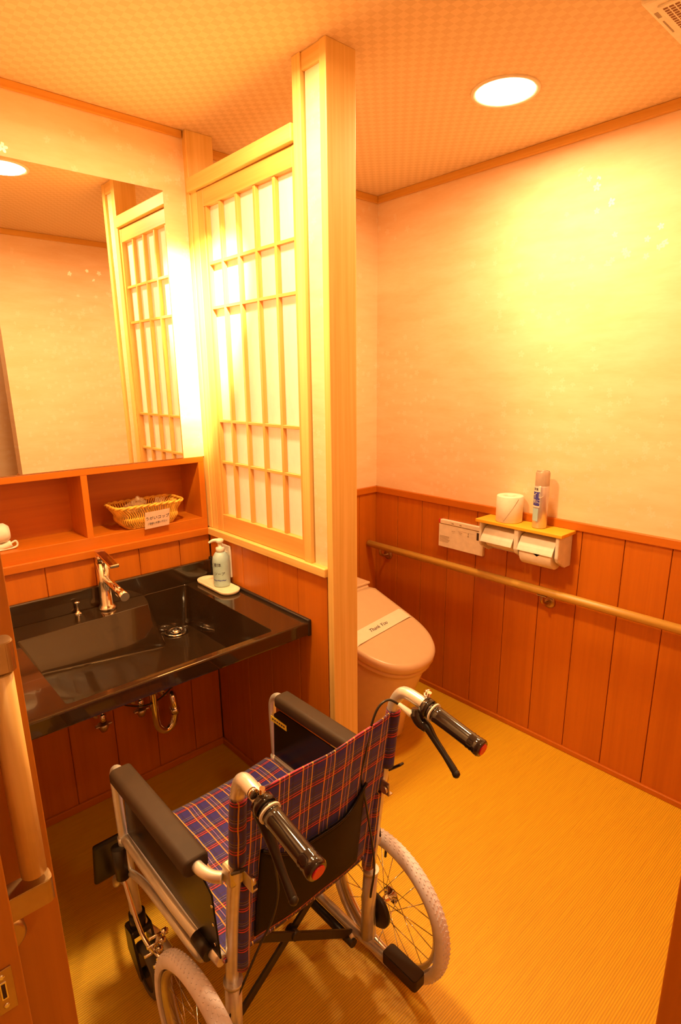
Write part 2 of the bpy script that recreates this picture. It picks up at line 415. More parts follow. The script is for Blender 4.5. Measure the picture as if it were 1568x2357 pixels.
# ------------------------------------------------------------------ partition: lower boards (structure), sill, posts, plaster strip
b = BM(); bx(b, (.0145, YE+.03, 0), (PW-.012, -.02, .965)); merge(b, planks('Y', YE+.03, YM-.002, 0, .968, -1, .014, [-.170, -.334, -.500, -.672], .014))
bx(b, (PW-.012, YE+.02, 0), (PW-.004, -.004, .968))
struct('wall_partition', b, 'panZ')
struct('baseboard_partition', bx(BM(), (-.011, YE+.02, 0), (0, YM-.011, .03), .003), 'panY')
struct('trim_13', bx(BM(), (-.012, YE+.027, .968), (PW+.004, YM-.002, .997), .003), 'paleY')
p = thing('wooden_post', (PW/2, YE+.05, 0), 'tall square pale wood post at the free end of the partition, floor to ceiling', 'post')
part('post_shaft', bx(BM(), (0, YE, 0), (PW, YE+.0265, H), .002), 'paleZ', p)
p = thing('wooden_post', (PW/2, -.06, .998), 'square wood post in the corner between the mirror wall and the shoji screen', 'post')
part('post_shaft', bx(BM(), (0, -.118, .998), (PW, .0, H), .002), 'paleZ', p)
# fixed frame around the sliding screen
fr = thing('partition_surround', (.05, -.45, .997), 'pale wood surround holding the shoji screen, with head beam, tall stile and papered strip', 'surround')
part('head_beam', bx(BM(), (-.010, -.7168, 2.203), (PW, -.116, 2.248), .003), 'paleY', fr)
part('stile', bx(BM(), (-.002, -.7526, .997), (PW-.01, -.7172, H), .002), 'paleZ', fr)
part('jamb', bx(BM(), (.004, -.158, .997), (PW-.01, -.117, 2.21), .002), 'paleZ', fr)
part('head_board', bx(BM(), (.003, -.828, H-.042), (PW-.01, -.752, H), .002), 'paleY', fr)
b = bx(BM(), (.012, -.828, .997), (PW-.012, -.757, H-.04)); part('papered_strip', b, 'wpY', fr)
# shoji screen
sh = thing('shoji_screen', (.03, -.44, .997), 'sliding shoji screen with a wooden lattice over white paper, between sink and toilet', 'screen')
X0 = .004; X1 = .034
part('stile', bx(BM(), (X0, -.2, .998), (X1, -.1585, 2.2), .002), 'latticeZ', sh)
part('stile', bx(BM(), (X0, -.7165, .998), (X1, -.700, 2.2), .002), 'latticeZ', sh)
part('top_rail', bx(BM(), (X0+.001, -.7, 2.146), (X1, -.2, 2.2), .002), 'latticeY', sh)
part('bottom_rail', bx(BM(), (X0+.001, -.7, .998), (X1, -.2, 1.066), .002), 'latticeY', sh)
part('shoji_paper', (lambda b: (b.faces.new([b.verts.new((X1-.008, y, z)) for y, z in ((-.7, 1.066), (-.2, 1.066), (-.2, 2.146), (-.7, 2.146))]), b)[1])(BM()), 'shoji', sh)
for y in (-.296, -.397, -.499, -.602):
    part('lattice_bar', bx(BM(), (X0+.005, y-.006, 1.066), (X1-.010, y+.006, 2.146), .0008, 1), 'latticeZ', sh)
part('lattice_bar', bx(BM(), (X0+.005, -.212, 1.066), (X1-.010, -.2005, 2.146), .0008, 1), 'latticeZ', sh)
for z in (1.965, 1.819, 1.424, 1.270):
    part('lattice_bar', bx(BM(), (X0+.0055, -.70, z-.005), (X1-.0105, -.2, z+.005), .0008, 1), 'latticeY', sh)

# ------------------------------------------------------------------ mirror and wall shelf
t = thing('wall_mirror', (-.54, YM, 1.285), 'large frameless mirror on the wall above the shelf and sink', 'mirror')
part('glass', bx(BM(), (XL+.002, YM-.005, 1.2855), (-.088, YM-.0005, 2.201), .0008, 1), 'mirror', t)
t = thing('wall_shelf', (-.5, YM, .969), 'recessed orange wood shelf with two open compartments below the mirror', 'shelf')
part('top_board', bx(BM(), (XL, YM-.002, 1.260), (-.004, YM+.165, 1.283), .002), 'panX', t)
part('bottom_board', bx(BM(), (XL, YM-.001, .996), (-.004, YM+.165, 1.040), .002), 'panX', t)
part('front_ledge', bx(BM(), (XL, YM-.014, .969), (-.004, YM+.05, .997), .0025), 'panX', t)
part('back_panel', bx(BM(), (XL, YM+.153, 1.03), (-.006, YM+.165, 1.265)), 'panX', t)
part('side_panel', bx(BM(), (-.028, YM-.0015, 1.035), (-.004, YM+.16, 1.264), .0015), 'panZ', t)
part('divider', bx(BM(), (-.472, YM-.0012, 1.035), (-.450, YM+.16, 1.264), .0015), 'panZ', t)

# ------------------------------------------------------------------ sink counter
t = thing('sink_counter', (-.45, -.4, .744), 'black resin counter with an integral sloping sink basin against the mirror wall', 'sink')
ZC, YB, YFR = .790, -.094, -.735
bm = BM()
hole = [(-.765, -.712), (-.132, -.712), (-.132, -.118), (-.306, -.118), (-.326, -.212), (-.765, -.230)]
bot = [(-.735, -.51, .690), (-.145, -.47, .630), (-.142, -.128, .622), (-.285, -.128, .622), (-.292, -.262, .628), (-.735, -.275, .682)]
def inset_round(poly, r, n=4):
    out = []; m_ = len(poly)
    for i in range(m_):
        p = Vector(poly[i]); a = Vector(poly[i-1]); c = Vector(poly[(i+1) % m_])
        da = (a-p).normalized(); dc = (c-p).normalized()
        p0 = p+da*r; p2 = p+dc*r
        for k in range(n+1):
            s = k/n; out.append(p0*(1-s)**2+p*2*s*(1-s)+p2*s*s)
    return out
hr = inset_round(hole, .014); hr2 = inset_round([(x, y) for x, y in hole], .018)
br = inset_round(bot, .028)
outer = [(XL, YFR), (.0, YFR), (.0, YB), (XL, YB)]
def ringpts(pl, z): return [(p[0], p[1], z) for p in pl]
# top surface: triangulated ring between the outer rectangle and the basin mouth
ov = [bm.verts.new((x, y, ZC)) for x, y in outer]; hv = [bm.verts.new((p.x, p.y, ZC)) for p in hr]
eds = [bm.edges.new((ov[i], ov[(i+1) % 4])) for i in range(4)]+[bm.edges.new((hv[i], hv[(i+1) % len(hv)])) for i in range(len(hv))]
bmesh.ops.triangle_fill(bm, use_beauty=True, use_dissolve=False, edges=eds)
cen = [(-.45, -.45)]
def shrink(pl, dd):
    cx = sum(p[0] for p in pl)/len(pl); cy = sum(p[1] for p in pl)/len(pl); out = []
    for p in pl: v = Vector((p[0]-cx, p[1]-cy)); out.append((p[0]-v.x/v.length*dd, p[1]-v.y/v.length*dd))
    return out
prev = hv; N = len(hv)
steps = [(.02, -.003), (.05, -.008), (.35, None), (.7, None), (.9, None), (.97, None), (1, None)]
for s, dz in steps:
    ring = []
    for i in range(N):
        h = hr[i]; q = br[i]
        sxy = s if s < .9 else 1-(1-s)*.6
        e = s
        x = h.x+(q.x-h.x)*min(1, sxy*(1.0)); y = h.y+(q.y-h.y)*min(1, sxy)
        z = ZC+(q.z-ZC)*e
        if dz is not None: z = ZC+dz
        ring.append(bm.verts.new((x, y, z)))
    for i in range(N):
        f = bm.faces.new((prev[i], prev[(i+1) % N], ring[(i+1) % N], ring[i])); f.smooth = True
    prev = ring
fl = [bm.edges.get((prev[i], prev[(i+1) % N])) for i in range(N)]
bmesh.ops.triangle_fill(bm, use_beauty=True, use_dissolve=False, edges=fl)
part('basin_top', bm, 'counter', t)
b = BM(); bx(b, (XL, YFR-.006, .744), (0, YFR+.012, ZC+.001), .005, 3); part('front_edge', b, 'counter', t)
b = BM(); bx(b, (XL, YB-.018, ZC-.003), (-.002, YB, .866), .005, 3); part('backsplash', b, 'counter', t)
b = BM(); bx(b, (-.014, YFR-.008, .742), (-.0005, YB, ZC+.010), .003, 2); bx(b, (-.014, YB-.024, ZC), (-.0005, YB, .874), .003); part('end_cap', b, 'black', t, 'black end strip along the partition')
b = BM(); loft(b, [[(p.x, p.y, ZC-.004) for p in [Vector((q.x*1.0, q.y)) for q in hr]], [(p.x, p.y, p.z-.012) for p in br]], (False, True)); part('basin_shell', b, 'counter', t)
dr = Vector((-.213, -.165, .622))
b = BM(); lathe(b, [(.042, 0), (.045, .003), (.041, .007), (.030, .004), (.028, -.003), (.004, -.004)], dr+Vector((0, 0, .003)), 36); part('drain_ring', b, 'chrome', t, 'chrome drain ring')
b = BM(); lathe(b, [(.020, .004), (.021, .010), (.016, .014), (.004, .0155)], dr+Vector((0, 0, .002)), 28); part('drain_plug', b, 'chrome', t, 'chrome drain plug')

# faucet
t = thing('faucet', (-.453, -.152, ZC), 'chrome single-lever faucet standing on the deck of the black sink', 'faucet')
b = BM(); lathe(b, [(.031, 0), (.031, .008), (.027, .013), (.0225, .020), (.0215, .10), (.0215, .172)], (-.453, -.152, ZC), 36); part('body', b, 'chrome', t)
b = BM(); lathe(b, [(.0215, .174), (.0215, .196), (.020, .199)], (-.453, -.152, ZC), 36)
bx(b, (-.4685, -.272, .988), (-.4375, -.126, 1.000), .003, 2, Matrix.Translation((-.453, -.15, .992)) @ Matrix.Rotation(.16, 4, 'X') @ Matrix.Translation((.453, .15, -.992))); part('lever', b, 'chrome', t)
b = BM(); tube(b, [(-.453, -.165, .905), (-.453, -.245, .895), (-.453, -.322, .885)], [.0135, .0135, .0135], 24, smooth=False); tube(b, [(-.453, -.290, .8892), (-.453, -.332, .8837)], .0152, 24, smooth=False); part('spout', b, 'chrome', t)
t = thing('pop_up_knob', (-.546, -.130, ZC), 'small chrome pull knob for the drain plug, left of the faucet', 'knob')
b = BM(); lathe(b, [(.013, 0), (.013, .003), (.006, .007), (.004, .012), (.004, .034), (.010, .041), (.010, .044), (.003, .046)], (-.546, -.130, ZC), 24); part('stem', b, 'chrome', t)

# plumbing under the sink
t = thing('drain_trap', (-.29, YM, .3), 'chrome U-shaped drain trap hanging below the sink', 'pipe')
part('trap_pipe', tube(BM(), [(-.325, -.16, .60), (-.325, -.16, .42), (-.325, -.16, .29), (-.312, -.16, .245), (-.285, -.16, .228), (-.258, -.16, .245), (-.245, -.16, .29), (-.245, -.158, .335), (-.245, -.145, .362), (-.245, -.115, .366), (-.245, YM-.001, .366)], .0155, 20), 'chrome', t)
for c_ in ((-.325, -.16, .42), (-.245, -.16, .30)): part('slip_nut', lathe(BM(), [(.021, -.012), (.021, .012)], c_, 24), 'chrome', t)
b = BM(); lathe(b, [(.034, 0), (.030, .006), (.017, .008)], (0, 0, 0), 28, Matrix.Translation((-.245, YM-.001, .366)) @ Matrix.Rotation(PI/2, 4, 'X')); part('wall_flange', b, 'chrome', t)
def stop_valve(x, z, label):
    t = thing('stop_valve', (x, YM, z), label, 'valve', 'stop valves under the sink')
    b = BM(); tube(b, [(x, YM-.001, z), (x, YM-.055, z)], .011, 16, smooth=False); lathe(b, [(.026, 0), (.022, .005), (.012, .007)], (0, 0, 0), 24, Matrix.Translation((x, YM-.001, z)) @ Matrix.Rotation(PI/2, 4, 'X')); part('valve_body', b, 'chrome', t)
    b = BM(); lathe(b, [(.008, -.02), (.013, -.016), (.013, .014), (.008, .018), (.0055, .02), (.0055, .36)], (x, YM-.052, z), 18); part('riser', b, 'chrome', t)
    b = BM(); bx(b, (x-.030, YM-.062, z-.030), (x+.030, YM-.044, z-.023), .004); lathe(b, [(.012, -.052), (.019, -.034), (.019, -.022)], (x, YM-.052, z), 18); part('cross_handle', b, 'steel', t)
stop_valve(-.515, .372, 'chrome stop valve under the sink, on the left, apart from the drain trap')
stop_valve(-.372, .372, 'chrome stop valve under the sink, right beside the drain trap')
t = thing('drain_cable', (-.36, -.15, .4), 'thin black cable looping down beneath the sink by the drain trap', 'cable')
part('cable', tube(BM(), [(-.46, -.17, .60), (-.45, -.16, .43), (-.41, -.16, .385), (-.34, -.17, .37), (-.27, -.17, .395), (-.22, -.17, .45), (-.21, -.17, .60)], .003, 8), 'black', t)

# ------------------------------------------------------------------ things on the counter
t = thing('soap_tray', (-.056, -.236, ZC), 'cream oval plastic tray under the soap bottle on the black counter', 'tray')
lo = rrect(-.096, -.354, -.016, -.118, .0395, 12)
def scl(pl, s, z): return [(-.056+(x+.056)*(1-s/.040), -.236+(y+.236)*(1-s/.118), z) for x, y in pl]
b = BM(); loft(b, [scl(lo, .006, ZC+.0005), scl(lo, 0, ZC+.005), scl(lo, -.002, ZC+.014), scl(lo, .001, ZC+.0155), scl(lo, .006, ZC+.014), scl(lo, .009, ZC+.008), scl(lo, .030, ZC+.0075)], smooth=True); part('dish', b, 'tray', t)
sb = (-.042, -.244, ZC+.0078)
t = thing('soap_bottle', sb, 'pale blue pump soap bottle standing on the cream tray', 'bottle')
b = BM(); lathe(b, [(.029, 0), (.032, .003), (.0325, .01), (.0325, .10), (.030, .116), (.022, .130), (.016, .136)], sb, 36); part('bottle_body', b, 'bottle', t)
b = BM(); lathe(b, [(.0165, .134), (.0165, .152), (.014, .154), (.008, .155), (.0075, .172), (.004, .174)], sb, 24); part('pump_collar', b, 'white', t)
b = BM(); lathe(b, [(.012, .172), (.015, .176), (.015, .183), (.010, .187)], sb, 24)
tube(b, [(sb[0], sb[1], sb[2]+.181), (sb[0]-.022, sb[1]+.010, sb[2]+.182), (sb[0]-.038, sb[1]+.017, sb[2]+.174)], [.0075, .006, .004], 10); part('pump_head', b, 'white', t)
def wrap_text(s, size, c, rad, ang0, z, shear=0):
    bm = text_bm(s, size, .0003, shear)
    for v in bm.verts:
        a = ang0+v.co.x/rad; rr = rad+.0006+v.co.z
        v.co = Vector((c[0]+rr*math.cos(a), c[1]+rr*math.sin(a), z+v.co.y))
    return bm
AC = math.atan2(CAM[1]-sb[1], CAM[0]-sb[0])
part('lettering', wrap_text('液体', .016, sb, .0325, AC-.5, sb[2]+.090), 'ink', t); part('lettering', wrap_text('ソープ', .014, sb, .0325, AC-.3, sb[2]+.055, .2), 'ink', t)
b = BM(); merge(b, wrap_text('~~~', .030, sb, .0325, AC-.3, sb[2]+.030)); part('print_mark', b, 'blueink', t)
t = thing('outlet_plate', (0, -.222, .88), 'ivory wall plate on the boards behind the soap bottle', 'outlet')
b = bx(BM(), (-.008, -.256, .822), (-.0005, -.190, .950), .002); part('plate', b, 'white', t)
b = bx(BM(), (-.010, -.240, .850), (-.0078, -.206, .925), .001); part('socket_face', b, 'vent', t)

# ------------------------------------------------------------------ things in the shelf
bc = (-.232, -.040, 1.041)
t = thing('wicker_basket', bc, 'small wicker basket on the right compartment of the shelf', 'basket')
def bl(z):
    s = z/.085; return rrect(-.322-.045*s, -.088-.022*s, -.143+.040*s, .006+.022*s, .025+.008*s, 5)
b = BM(); lo = bl(0); hi = bl(.085); N = len(lo); seglen = []
def samp(pl, n):
    L_ = [0]; P_ = [Vector(p) for p in pl]; P_.append(P_[0])
    for a, c in zip(P_, P_[1:]): L_.append(L_[-1]+(c-a).length)
    out = []
    for k in range(n):
        d = L_[-1]*k/n; i = max(j for j in range(len(L_)) if L_[j] <= d+1e-9); i = min(i, len(P_)-2)
        out.append(P_[i].lerp(P_[i+1], (d-L_[i])/max(1e-9, L_[i+1]-L_[i])))
    return out
NS = 76
A0 = samp(bl(0), NS); A1 = samp(bl(.042), NS); A2 = samp(bl(.085), NS)
for k in range(NS):
    k2 = (k+1) % NS
    tube(b, [(A0[k].x, A0[k].y, bc[2]+.002), (A1[k].x, A1[k].y, bc[2]+.03), (A1[k2].x, A1[k2].y, bc[2]+.05), (A2[k].x, A2[k].y, bc[2]+.082)], .0027, 6, sub=3)
part('stakes', b, 'wicker', t)
b = BM()
for z in (.004, .009, .024, .029, .034, .039): tube(b, [(p.x, p.y, bc[2]+z+.0012*(1 if i % 2 else -1)) for i, p in enumerate(samp(bl(z), 60))], .0026, 6, closed=True, sub=2)
prism(b, [(x, y) for x, y in bl(0)], 'Z', bc[2], bc[2]+.003); part('weave', b, 'wicker', t)
b = BM()
for ph in (0, PI):
    R_ = samp(bl(.085), 90); pts = []
    for i, p in enumerate(R_):
        a = i*PI/3+ph; q = Vector((p.x+.232, p.y+.04)).normalized(); pts.append((p.x+q.x*.003*math.cos(a), p.y+q.y*.003*math.cos(a), bc[2]+.085+.003*math.sin(a)))
    tube(b, pts, .0042, 6, closed=True, sub=2)
part('rim', b, 'wicker', t)
cdn = thing('sign_card', (-.222, -.113, 1.04), 'small pink sign card with Japanese lettering hung on the front of the basket', 'card')
C0 = Vector((-.224, -.1165, 1.072)); cr = Vector((1, 0, .03)); cu_ = Vector((0, -.24, 1))
MX = Matrix(((1, 0, 0, C0.x), (0, 1, -.24, C0.y), (.03, 0, 1, C0.z), (0, 0, 0, 1)))
part('card_sheet', bx(BM(), (-.048, -.0005, -.033), (.048, .0005, .033), mtx=MX), 'card', cdn)
nf = C0+Vector((0, -.0012, 0))
part('lettering', place_text('うがいコップ', .0158, nf+Vector((0, -.001, .006)), cr, cu_), 'ink', cdn)
part('lettering', place_text('ご自由にお使い下さい', .0078, nf+Vector((0, .002, -.013)), cr, cu_), 'ink', cdn)
for i, (x, y, rx, rz, hgt) in enumerate(((-.300, -.045, .5, .3, .066), (-.245, -.025, -.2, 1.2, .078), (-.185, -.045, .35, 2.2, .064))):
    c = (x, y, 1.047)
    w_ = thing('wrapped_cup', c, ('clear-wrapped disposable cup in the basket, leftmost of the three', 'clear-wrapped disposable cup in the middle of the basket, poking up highest', 'clear-wrapped disposable cup in the basket, rightmost of the three')[i], 'cup', 'wrapped cups in the basket')
    mt = Matrix.Translation((x, y, 1.05)) @ Matrix.Rotation(rz, 4, 'Z') @ Matrix.Rotation(rx*.5, 4, 'X')
    b = BM(); lathe(b, [(.018, 0), (.025, hgt*.9), (.0265, hgt*.92), (.024, hgt*.88), (.017, .003)], (0, 0, 0), 24, mt); part('cup', b, 'cupbrown', w_)
    b = BM(); bmesh.ops.create_icosphere(b, subdivisions=3, radius=1)
    rnd = random.Random(i)
    for v in b.verts:
        j = 1+.22*math.sin(9*v.co.x+i)*math.sin(8*v.co.z+2*i)+rnd.uniform(-.07, .07)
        v.co = Vector((v.co.x*.030*j, v.co.y*.030*j, (v.co.z*.5+.5)*(hgt+.02)*j*.95))
    b.transform(mt); part('film_wrap', b, 'film', w_)
# hair dryer
hd = (-.742, -.035, 1.041)
t = thing('hair_dryer', hd, 'white hair dryer with looped cord in the left shelf compartment', 'hair dryer')
b = BM(); lathe(b, [(.020, -.05), (.030, -.045), (.034, 0), (.032, .040), (.022, .052), (.004, .055)], (0, 0, 0), 28, Matrix.Translation((-.752, -.04, 1.095)) @ Matrix.Rotation(PI/2, 4, 'Y')); part('barrel', b, 'white', t)
b = BM(); tube(b, [(-.76, -.04, 1.075), (-.735, -.05, 1.052), (-.700, -.055, 1.060)], [.013, .012, .011], 14); part('handle', b, 'white', t)
b = BM(); tube(b, [(-.703, -.055, 1.060), (-.688, -.055, 1.066), (-.683, -.055, 1.055), (-.690, -.056, 1.046), (-.715, -.058, 1.044), (-.74, -.06, 1.044)], .0032, 8); part('cord', b, 'white', t)

# ------------------------------------------------------------------ ceiling fittings
def downlight(x, y, label):
    t = thing('downlight', (x, y, H), label, 'light')
    b = BM(); lathe(b, [(.086, .0), (.088, -.004), (.098, -.006), (.101, -.003), (.101, 0)], (x, y, H), 56, cap=False); part('trim_ring', b, 'vent', t)
    b = BM(); lathe(b, [(.087, -.002), (.080, -.0035), (.003, -.004)], (x, y, H), 48); part('diffuser', b, 'glow', t)
    return t
downlight(*L1, 'round ceiling downlight glowing over the toilet side, right of the tall post')
downlight(*L2, 'round ceiling downlight over the sink side, seen in the mirror')
downlight(*L3, 'added unseen ceiling downlight outside the doorway, lighting the outer wall')  # added fitting, out of view, to brighten the outer wall
t = thing('ceiling_vent', (.58, -1.585, H), 'ivory square ceiling vent with a slotted grille at the top right', 'vent')
part('vent_cover', bx(BM(), (.432, -1.745, H-.022), (.742, -1.436, H), .010, 3), 'vent', t)
part('grille_plate', bx(BM(), (.463, -1.714, H-.0265), (.712, -1.463, H-.020), .004, 2), 'vent', t)
b = BM()
for i in range(20):
    for j in range(19):
        x, y = .478+i*.0115, -1.701+j*.0125
        bx(b, (x-.0035, y-.0046, H-.0270), (x+.0035, y+.0046, H-.0262))
part('grille_slots', b, 'ventdark', t)
for a_, c_ in (((.535, -1.452, H-.0228), (.60, -1.449, H-.0218)), ((.488, -1.455, H-.0228), (.515, -1.447, H-.0218))): part('print_mark', bx(BM(), a_, c_), 'grayink', t)

# ------------------------------------------------------------------ right wall fittings
t = thing('handrail', (W, -.9, .715), 'long round ash wood handrail along the right wall', 'handrail')
XR = W-.070
b = BM(); tube(b, [(XR, -.012, .712), (XR, -.016, .712), (XR, -.95, .719), (XR, -1.9, .722), (XR, -1.904, .722)], [.012, .0175, .0175, .0175, .012], 20, smooth=False); part('rail', b, 'rail', t)
for y in (-.100, -1.030, -1.84):
    b = BM(); lathe(b, [(.027, 0), (.026, .006), (.012, .009)], (0, 0, 0), 28, Matrix.Translation((W-.006, y, .655)) @ Matrix.Rotation(-PI/2, 4, 'Y')); tube(b, [(W-.012, y, .655), (W-.045, y, .657), (XR, y, .675), (XR, y, .700)], .007, 12)
    bx(b, (XR-.010, y-.022, .697), (XR+.010, y+.022, .702), .002); part('bracket', b, 'gold', t)
t = thing('control_panel', (W, -.57, .85), 'white toilet remote control panel on the right wall, left of the paper holder', 'control panel')
part('panel_body', bx(BM(), (W-.024, -.700, .782), (W-.006, -.448, .894), .002), 'paper', t)
part('top_cover', bx(BM(), (W-.026, -.698, .8965), (W-.006, -.456, .916), .002), 'paper', t)
part('display', bx(BM(), (W-.0245, -.684, .852), (W-.0238, -.665, .887)), 'groove', t)
part('end_tab', bx(BM(), (W-.0235, -.4555, .898), (W-.008, -.447, .915)), 'red', t)
b = BM(); XP = W-.0243
for y in (-.535, -.575): 
    bx(b, (XP-.0003, y-.010, .868), (XP, y+.010, .8695)); bx(b, (XP-.0003, y-.006, .861), (XP, y+.006, .862))
bx(b, (XP-.0003, -.648, .876), (XP, -.560, .8765)); bx(b, (XP-.0003, -.6205, .865), (XP, -.6175, .875)); bx(b, (XP-.0003, -.622, .857), (XP, -.616, .862))
for k in range(6):
    bx(b, (XP-.0003, -.452-.001-(.058 if k == 0 else .062-.005*(k % 3)), .835-k*.0055), (XP, -.455, .8365-k*.0055))
part('print_mark', b, 'grayink', t)
for y in (-.53, -.575): part('button', bx(BM(), (W-.0265, y-.006, .903), (W-.0258, y+.006, .907)), 'grayink', t)
# paper holder
t = thing('paper_holder', (W, -.92, .86), 'white double toilet paper holder with a wooden top board on the right wall', 'paper holder')
HX = W-.118; ZT = .983
part('top_board', bx(BM(), (HX-.006, -1.118, ZT-.015), (W-.006, -.722, ZT), .003), 'shelftop', t, 'yellow wood top board')
def side(y0, y1):
    pl = [(W-.006, ZT-.016), (HX+.002, ZT-.016), (HX+.002, ZT-.100), (HX+.012, ZT-.118), (W-.050, ZT-.150), (W-.006, ZT-.150)]
    return prism(BM(), [(x, z) for x, z in pl], 'Y', y0, y1, .002)
part('end_panel', side(-1.104, -1.090), 'white', t); part('end_panel', side(-.750, -.738), 'white', t); part('centre_panel', side(-.928, -.908), 'white', t)
part('back_plate', bx(BM(), (W-.014, -1.10, ZT-.15), (W-.006, -.74, ZT-.016)), 'white', t)
for k, (y0, y1) in enumerate(((-1.085, -.932), (-.904, -.754))):
    pl = [(W-.040, ZT-.022), (HX+.022, ZT-.040), (HX-.001, ZT-.074), (HX-.008, ZT-.088), (HX-.010, ZT-.094), (HX-.004, ZT-.094), (HX+.006, ZT-.072), (HX+.026, ZT-.044), (W-.040, ZT-.027)]
    part('cover_flap', prism(BM(), pl, 'Y', y0, y1), 'white', t)
def roll_geo(c, r, y0, y1, rc=.019):
    b = BM(); n = 40
    def ring(rad, y): return [(c[0]+rad*math.cos(2*PI*k/n), y, c[1]+rad*math.sin(2*PI*k/n)) for k in range(n)]
    loft(b, [ring(rc, y0), ring(r-.002, y0), ring(r, y0+.002), ring(r, y1-.002), ring(r-.002, y1), ring(rc, y1), ring(rc, y0)], (False, False), True); return b
for nm, y0, y1, r, lab in (('toilet_paper', -.899, -.764, .035, 'part-used toilet paper roll hanging in the left bay of the holder'), ('toilet_paper', -1.078, -.938, .052, 'full toilet paper roll hanging in the right bay of the holder')):
    cz = ZT-.085-(r-.03); cx_ = HX+.050
    q = thing(nm, (cx_, y0, cz), lab, 'toilet paper'); 
    b = roll_geo((cx_, cz), r, y0, y1); part('paper_roll', b, 'paper', q)
    b = BM(); tri = [(y0+.035, .0), (y0+.095, .006), (y0+.06, -.018)]
    x = cx_-r-.0008; vs = [b.verts.new((x-.0005, y, cz+r*.35+z)) for y, z in tri]; b.faces.new(vs); bmesh.ops.solidify(b, geom=b.faces[:], thickness=.0008); part('folded_tip', b, 'paper', q)
    b = BM(); tube(b, [(cx_, y0-.008, cz), (cx_, y1+.008, cz)], .010, 14, smooth=False); part('spindle', b, 'chrome', q)
# spare roll on board
c = (.992, -.848, ZT+.0005); q = thing('toilet_paper', c, 'spare toilet paper roll standing upright on the wooden board of the holder', 'toilet paper')
b = BM(); lathe(b, [(.018, 0), (.052, 0), (.0545, .003), (.0545, .107), (.052, .110), (.018, .110), (.0175, .004)], c, 48, cap=False); part('paper_roll', b, 'paper', q)
b = BM(); pts = []
for k in range(18):
    a = AC+ -.9+k*.062; pts.append((c[0]+.0548*math.cos(a), c[1]+.0548*math.sin(a), c[2]+.008+k*.0056))
tube(b, pts, .0006, 5, sub=1); pts = [(p[0], p[1], c[2]+.10-(p[2]-c[2])*.15) for p in pts[:1]]+[(c[0]+.0548*math.cos(AC-.35), c[1]+.0548*math.sin(AC-.35), c[2]+.100)]
part('paper_edge', b, 'grayink', q)
# aerosol
c = (.985, -.992, ZT+.0005); q = thing('spray_can', c, 'tall silver air freshener spray can with a blue label beside the spare roll', 'spray can')
b = BM(); lathe(b, [(.026, 0), (.0285, .003), (.0285, .165), (.027, .172), (.024, .176)], c, 40); part('can_body', b, 'can', q)
b = BM(); lathe(b, [(.0275, .172), (.0275, .222), (.024, .228)], c, 40, cap=False); lathe(b, [(.010, .176), (.010, .215), (.013, .222), (.010, .232), (.003, .234)], c, 20); bx(b, (c[0]-.005, c[1]-.024, c[2]+.214), (c[0]+.005, c[1]+.024, c[2]+.230), .003, mtx=None); part('cap', b, 'capplastic', q)
AK = math.atan2(CAM[1]-c[1], CAM[0]-c[0])
def patch(c, rad, a0, a1, z0, z1, lift=.0004, n=14):
    b = BM(); lo = []; hi = []
    for k in range(n+1):
        a = a0+(a1-a0)*k/n; lo.append(b.verts.new((c[0]+(rad+lift)*math.cos(a), c[1]+(rad+lift)*math.sin(a), z0))); hi.append(b.verts.new((c[0]+(rad+lift)*math.cos(a), c[1]+(rad+lift)*math.sin(a), z1)))
    for k in range(n): b.faces.new((lo[k], lo[k+1], hi[k+1], hi[k]))
    return b
part('label_border', patch(c, .0285, AK-1.75, AK-.15, c[2]+.086, c[2]+.168, .0003), 'white', q)
part('label_band', patch(c, .0285, AK-1.70, AK-.20, c[2]+.092, c[2]+.148, .0006), 'blueink', q)
part('lettering', wrap_text('トイレ', .026, c, .0291, AK-.98, c[2]+.132), 'white', q); part('lettering', wrap_text('消臭に', .018, c, .0291, AK-.98, c[2]+.109), 'white', q)
b = BM(); merge(b, wrap_text('消臭', .012, c, .0289, AK-.85, c[2]+.158)); part('lettering', b, 'ink', q)
part('label_picture', patch(c, .0285, AK-1.6, AK-.3, c[2]+.03, c[2]+.082, .0004), 'bottle', q)

# ------------------------------------------------------------------ toilet
TX = .575
t = thing('toilet', (TX, -.4, 0), 'ivory washlet toilet with closed lid in the corner behind the partition', 'toilet')
def tloop(hw, yr, yf, z, dz=0, n=40, pw=2.3):
    """egg outline: square at the rear (yr), round at the front (yf)"""
    out = []; ym_ = yr+(yf-yr)*.50
    for k in range(n+1):
        a = -PI/2+PI*k/n
        x = hw*math.copysign(abs(math.sin(a))**(2/pw), math.sin(a)); y = ym_-(ym_-yf)*abs(math.cos(a))**(2/pw)
        out.append((TX+x, y))
    out += [(TX+hw, yr-.02), (TX+hw-.02, yr), (TX-hw+.02, yr), (TX-hw, yr-.02)]
    return [(x, y, z+dz*(y-yf)) for x, y in out]
SL = .30
b = BM(); loft(b, [tloop(.192, -.26, -.735, .395, SL), tloop(.200, -.25, -.748, .402, SL), tloop(.203, -.25, -.752, .425, SL), tloop(.198, -.255, -.745, .440, SL), tloop(.185, -.27, -.730, .4435, SL), tloop(.10, -.36, -.62, .4470+.033, SL)], smooth=True)
part('lid', b, 'lid', t)
b = BM(); loft(b, [tloop(.182, -.25, -.720, .372, SL*.9), tloop(.190, -.25, -.735, .378, SL*.95), tloop(.190, -.25, -.735, .396, SL)], smooth=True); part('seat', b, 'lid', t)
b = BM(); loft(b, [tloop(.125, -.06, -.60, .0), tloop(.130, -.06, -.62, .03), tloop(.135, -.06, -.64, .14), tloop(.160, -.06, -.685, .28), tloop(.180, -.06, -.718, .36, .1), tloop(.180, -.10, -.718, .374, .25)], smooth=True); part('bowl', b, 'ceramic', t)
